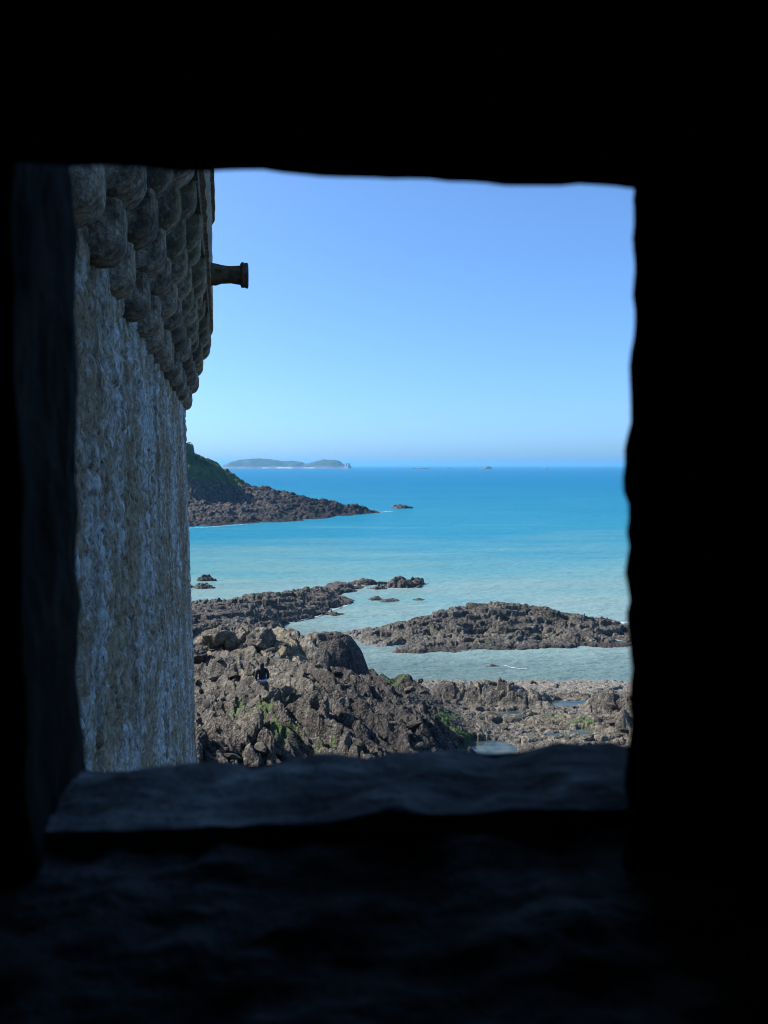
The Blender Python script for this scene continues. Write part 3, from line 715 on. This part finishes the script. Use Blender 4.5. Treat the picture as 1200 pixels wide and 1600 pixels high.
def waterspout():
    s = 15.6; px, py, nx, ny = [float(a) for a in plan(s)]
    prof = [(0, -.3), (.19, -.3), (.225, .60), (.22, .70), (.205, .80), (.175, .90), (.166, 1.00), (.166, 1.08), (.172, 1.20), (.178, 1.26)]
    rim = [(.12, 1.255), (.20, 1.255), (.235, 1.275), (.24, 1.31), (.225, 1.335), (.235, 1.36), (.24, 1.385), (.22, 1.405), (.13, 1.40), (.115, 1.30), (0, 1.28)]
    def lathe(prof, seed, name):
        n = 32; V = np.array([(r*math.cos(2*math.pi*k/n), y, r*math.sin(2*math.pi*k/n)) for r, y in prof for k in range(n)])
        Q = [(j*n+k, j*n+(k+1) % n, (j+1)*n+(k+1) % n, (j+1)*n+k) for j in range(len(prof)-1) for k in range(n)]
        V = V*(1+.09*fbm3(V, 4, seed, 6)[:, None]*np.array([1, 0, 1])); return mesh_np(name, V, np.array(Q), True)
    e = empty('waterspout', (px+4, py-12, ZC+3.62-2)); e.parent = TOWER
    e.rotation_euler = (R(.5), 0, math.atan2(ny, nx)-math.pi/2)
    e['label'] = 'stone waterspout shaped like a small cannon'
    link('spout_barrel', lathe(prof, 61, 'barrel'), M_SPOUT, e); link('spout_rim', lathe(rim, 62, 'rim'), M_SPOUT, e)
waterspout()

# ------------------------------------------------------------------ window opening around the viewer
def window():
    W = empty('window_wall', (0, .7, ZC-1.6)); tag(W, 'dark thick stone wall round the small window opening in the foreground', 'wall')
    inv = Matrix.Translation((0, -.7, -ZC+1.6))
    def blk(name, c, cuts, amp, sc, seed):
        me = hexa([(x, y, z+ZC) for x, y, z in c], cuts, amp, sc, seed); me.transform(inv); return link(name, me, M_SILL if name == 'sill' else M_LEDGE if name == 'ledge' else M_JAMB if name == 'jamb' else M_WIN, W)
    # bottom four corners (near-left, near-right, far-right, far-left) then the top four
    blk('lintel', [(-.62, .60, .238), (.62, .60, .182), (.62, .84, .37), (-.62, .84, .375), (-.62, .60, .7), (.62, .60, .7), (.62, .86, .7), (-.62, .86, .7)], 90, .0045, 16, 1)
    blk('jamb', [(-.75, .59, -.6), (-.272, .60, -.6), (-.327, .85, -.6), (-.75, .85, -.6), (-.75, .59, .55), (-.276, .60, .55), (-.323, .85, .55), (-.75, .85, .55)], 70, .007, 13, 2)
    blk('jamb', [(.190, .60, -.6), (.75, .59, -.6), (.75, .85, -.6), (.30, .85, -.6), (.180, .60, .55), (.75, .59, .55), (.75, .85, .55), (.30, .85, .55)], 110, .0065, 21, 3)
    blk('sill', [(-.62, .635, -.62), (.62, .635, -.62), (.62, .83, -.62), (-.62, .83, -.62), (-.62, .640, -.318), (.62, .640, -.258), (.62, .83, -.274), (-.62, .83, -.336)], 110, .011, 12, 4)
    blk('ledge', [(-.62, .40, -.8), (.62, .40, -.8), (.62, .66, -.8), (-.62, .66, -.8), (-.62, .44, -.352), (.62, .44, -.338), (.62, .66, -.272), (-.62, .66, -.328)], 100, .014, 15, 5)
    blk('wall_stone', [(-1.75, .56, -1.6), (-.60, .56, -1.6), (-.60, .87, -1.6), (-1.75, .87, -1.6), (-1.75, .56, 1.6), (-.60, .56, 1.6), (-.60, .87, 1.6), (-1.75, .87, 1.6)], 12, .01, 5, 6)
    blk('wall_stone', [(.60, .56, -1.6), (1.75, .56, -1.6), (1.75, .87, -1.6), (.60, .87, -1.6), (.60, .56, 1.6), (1.75, .56, 1.6), (1.75, .87, 1.6), (.60, .87, 1.6)], 12, .01, 5, 7)
    blk('wall_stone', [(-.7, .57, .66), (.7, .57, .66), (.7, .88, .66), (-.7, .88, .66), (-.7, .57, 1.6), (.7, .57, 1.6), (.7, .88, 1.6), (-.7, .88, 1.6)], 12, .01, 5, 8)
    blk('wall_stone', [(-.7, .55, -1.6), (.7, .55, -1.6), (.7, .86, -1.6), (-.7, .86, -1.6), (-.7, .55, -.58), (.7, .55, -.58), (.7, .82, -.58), (-.7, .82, -.58)], 12, .006, 5, 9)
window()
def room():
    def slab(name, c, seed):
        me = hexa([(x, y, z+ZC) for x, y, z in c], 8, .015, 2, seed); tag(link(name, me, M_WIN), kind='structure')
    def box(x0, x1, y0, y1, z0, z1): return [(x0, y0, z0), (x1, y0, z0), (x1, y1, z0), (x0, y1, z0), (x0, y0, z1), (x1, y0, z1), (x1, y1, z1), (x0, y1, z1)]
    slab('floor', box(-1.9, 1.9, -2.7, .62, -1.8, -1.55), 11); slab('ceiling', box(-1.9, 1.9, -2.7, .62, 1.55, 1.8), 12)
    slab('wall_left', box(-1.95, -1.7, -2.7, .62, -1.7, 1.7), 13); slab('wall_right', box(1.7, 1.95, -2.7, .62, -1.7, 1.7), 14)
    slab('wall_back', box(-1.9, 1.9, -2.75, -2.5, -1.7, 1.7), 15)
room()

# ------------------------------------------------------------------ seated person
def skinned(name, verts, edges, mat, parent, root=0, sub=2):
    me = bpy.data.meshes.new(name); me.from_pydata([v[:3] for v in verts], edges, [])
    o = link(name, me, mat, parent)
    md = o.modifiers.new('skin', 'SKIN'); md.use_smooth_shade = True
    for i, v in enumerate(verts):
        sv = me.skin_vertices[0].data[i]; r = v[3]; sv.radius = r if isinstance(r, tuple) else (r, r); sv.use_root = i == root
    sb = o.modifiers.new('sub', 'SUBSURF'); sb.levels = sub; sb.render_levels = sub
    return o
def person():
    x, y = -4.57, 29.6
    z = float(shore_height(np.array([x]), np.array([y]))[0][0])
    P = empty('person', (x, y, z+.02)); P.rotation_euler[2] = R(12)
    tag(P, 'person in a black top and blue-white patterned shorts seated on the rocks', 'person')
    skin = plain('skin', (.45, .28, .2), .6); black = plain('black_cloth', (.012, .012, .016), .9); hair = plain('black_hair', (.010, .008, .008), .6)
    m = Mat('patterned_cloth', .9); m.color(m.ramp(m.voro(16), (.40, (.02, .03, .12)), (.46, (.55, .6, .7)))); pat = m.m
    V = [(0, 0, .11, (.15, .12)), (0, .01, .28, (.125, .09)), (0, .03, .46, (.15, .095)), (0, .045, .54, (.09, .07)), (0, .055, .60, .048), (0, .065, .68, (.072, .088)), (0, .07, .78, (.07, .085))]
    E = [(0, 1), (1, 2), (2, 3), (3, 4), (4, 5), (5, 6)]
    for s in (-1, 1):
        b = len(V)
        V += [(s*.19, .03, .50, .052), (s*.225, -.02, .29, .042), (s*.20, .16, .14, .034), (s*.20, .24, .12, (.028, .018)), (s*.19, .30, .11, (.036, .014))]
        E += [(3, b), (b, b+1), (b+1, b+2), (b+2, b+3), (b+3, b+4)]
        f = len(V)
        for k, (dx, l) in enumerate(((-.03, .06), (-.01, .075), (.01, .072), (.03, .055))):
            V += [(s*.19+dx, .335, .105, .009), (s*.19+dx, .335+l*.6, .095, .008)]; E += [(b+4, f+2*k), (f+2*k, f+2*k+1)]
        t = len(V); V += [(s*.155, .29, .11, .010), (s*.14, .33, .10, .009)]; E += [(b+3, t), (t, t+1)]
        l = len(V)
        V += [(s*.10, .06, .10, .085), (s*.13, .45, .26, .062), (s*.12, .62, -.10, .045), (s*.12, .72, -.14, .035)]
        E += [(0, l), (l, l+1), (l+1, l+2), (l+2, l+3)]
    skinned('body', V, E, skin, P)
    T = [(0, .0, .15, (.165, .13)), (0, .01, .28, (.145, .108)), (0, .03, .46, (.168, .112)), (0, .045, .55, (.10, .078))]; TE = [(0, 1), (1, 2), (2, 3)]
    for s in (-1, 1):
        b = len(T); T += [(s*.19, .03, .50, .068), (s*.225, -.02, .29, .062), (s*.205, .14, .16, .05)]; TE += [(3, b), (b, b+1), (b+1, b+2)]
    skinned('top', T, TE, black, P)
    B = [(0, -.01, .06, (.185, .15)), (0, 0, .15, (.17, .135))]; BE = [(0, 1)]
    for s in (-1, 1):
        b = len(B); B += [(s*.11, .08, .09, .105), (s*.135, .38, .23, .082)]; BE += [(0, b), (b, b+1)]
    skinned('shorts', B, BE, pat, P)
    skinned('hair', [(0, .035, .80, (.084, .088)), (0, .02, .70, (.088, .07)), (0, -.02, .58, (.085, .045)), (0, -.055, .44, (.06, .03))], [(0, 1), (1, 2), (2, 3)], hair, P)
person()

# ------------------------------------------------------------------ foam, haze
def foam_patch(name, path, w, seed, label=None):
    """thin ragged line of foam: many small flakes lying on the water"""
    rng = random.Random(seed); V = []; F = []
    P = [Vector(p) for p in path]
    for i in range(len(P)-1):
        n = max(3, int((P[i+1]-P[i]).length/w*3))
        for k in range(n):
            c = P[i].lerp(P[i+1], (k+rng.random())/n)+Vector((rng.gauss(0, w*.35), rng.gauss(0, w*.8)))
            a, b, r = w*rng.uniform(.25, 1.0), w*rng.uniform(.08, .3), rng.uniform(-.3, .3)
            s = len(V)
            for j in range(6):
                t = j*math.pi/3; u, v = a*math.cos(t)*rng.uniform(.7, 1.2), b*math.sin(t)*rng.uniform(.7, 1.2)
                V.append((c.x+u*math.cos(r)-v*math.sin(r), c.y+u*math.sin(r)+v*math.cos(r), .06+.00004*(len(F)%200)))
            F.append(tuple(range(s, s+6)))
    me = bpy.data.meshes.new(name); me.from_pydata(V, [], F); o = link(name, me, M_FOAM); tag(o, label, 'foam', kind='stuff'); return o
foam_patch('foam', [(-37, 144.5), (-33, 147.5), (-30, 151), (-26.5, 155.8)], .28, 1, 'white line of foam along the foot of the headland')
foam_patch('foam', [(-1.2, 195.5), (.6, 198), (2.2, 200)], .5, 2, 'white foam at the tip of the headland')
foam_patch('foam', [(6.9, 45.2), (7.2, 44.8), (7.6, 44.55), (8.0, 44.5)], .07, 3, 'thin white foam streak in the channel')
foam_patch('foam', [(16.6, 57.2), (17.3, 57.6), (18.0, 57.9)], .22, 4, 'white foam at the right end of the reef')

foam_patch('foam', [(-3.6, 74.8), (-2.4, 76.0), (-.8, 75.2), (.5, 74.0), (2.2, 74.0)], .09, 5, 'thin scraps of foam round the lone rocks off the ridge')
foam_patch('foam', [(-6.3, 58.6), (-5.0, 60.2), (-4.0, 63.0), (-3.0, 65.0)], .08, 6, 'thin foam line along the right edge of the long ridge')
hz = bpy.data.materials.new('haze_air'); hz.use_nodes = True
nn = hz.node_tree.nodes; nn.remove(nn['Principled BSDF'])
pv = nn.new('ShaderNodeVolumePrincipled'); pv.inputs['Color'].default_value = (.20, .62, 1, 1); pv.inputs['Density'].default_value = .00017; pv.inputs['Anisotropy'].default_value = .2
hz.node_tree.links.new(pv.outputs[0], nn['Material Output'].inputs['Volume'])
bm = bmesh.new(); bmesh.ops.create_cube(bm, size=1, matrix=Matrix.Translation((0, 7490, 22))@Matrix.Diagonal((20000, 15080, 50, 1)))
me = bpy.data.meshes.new('haze'); bm.to_mesh(me); bm.free()
tag(link('haze', me, hz), kind='stuff')
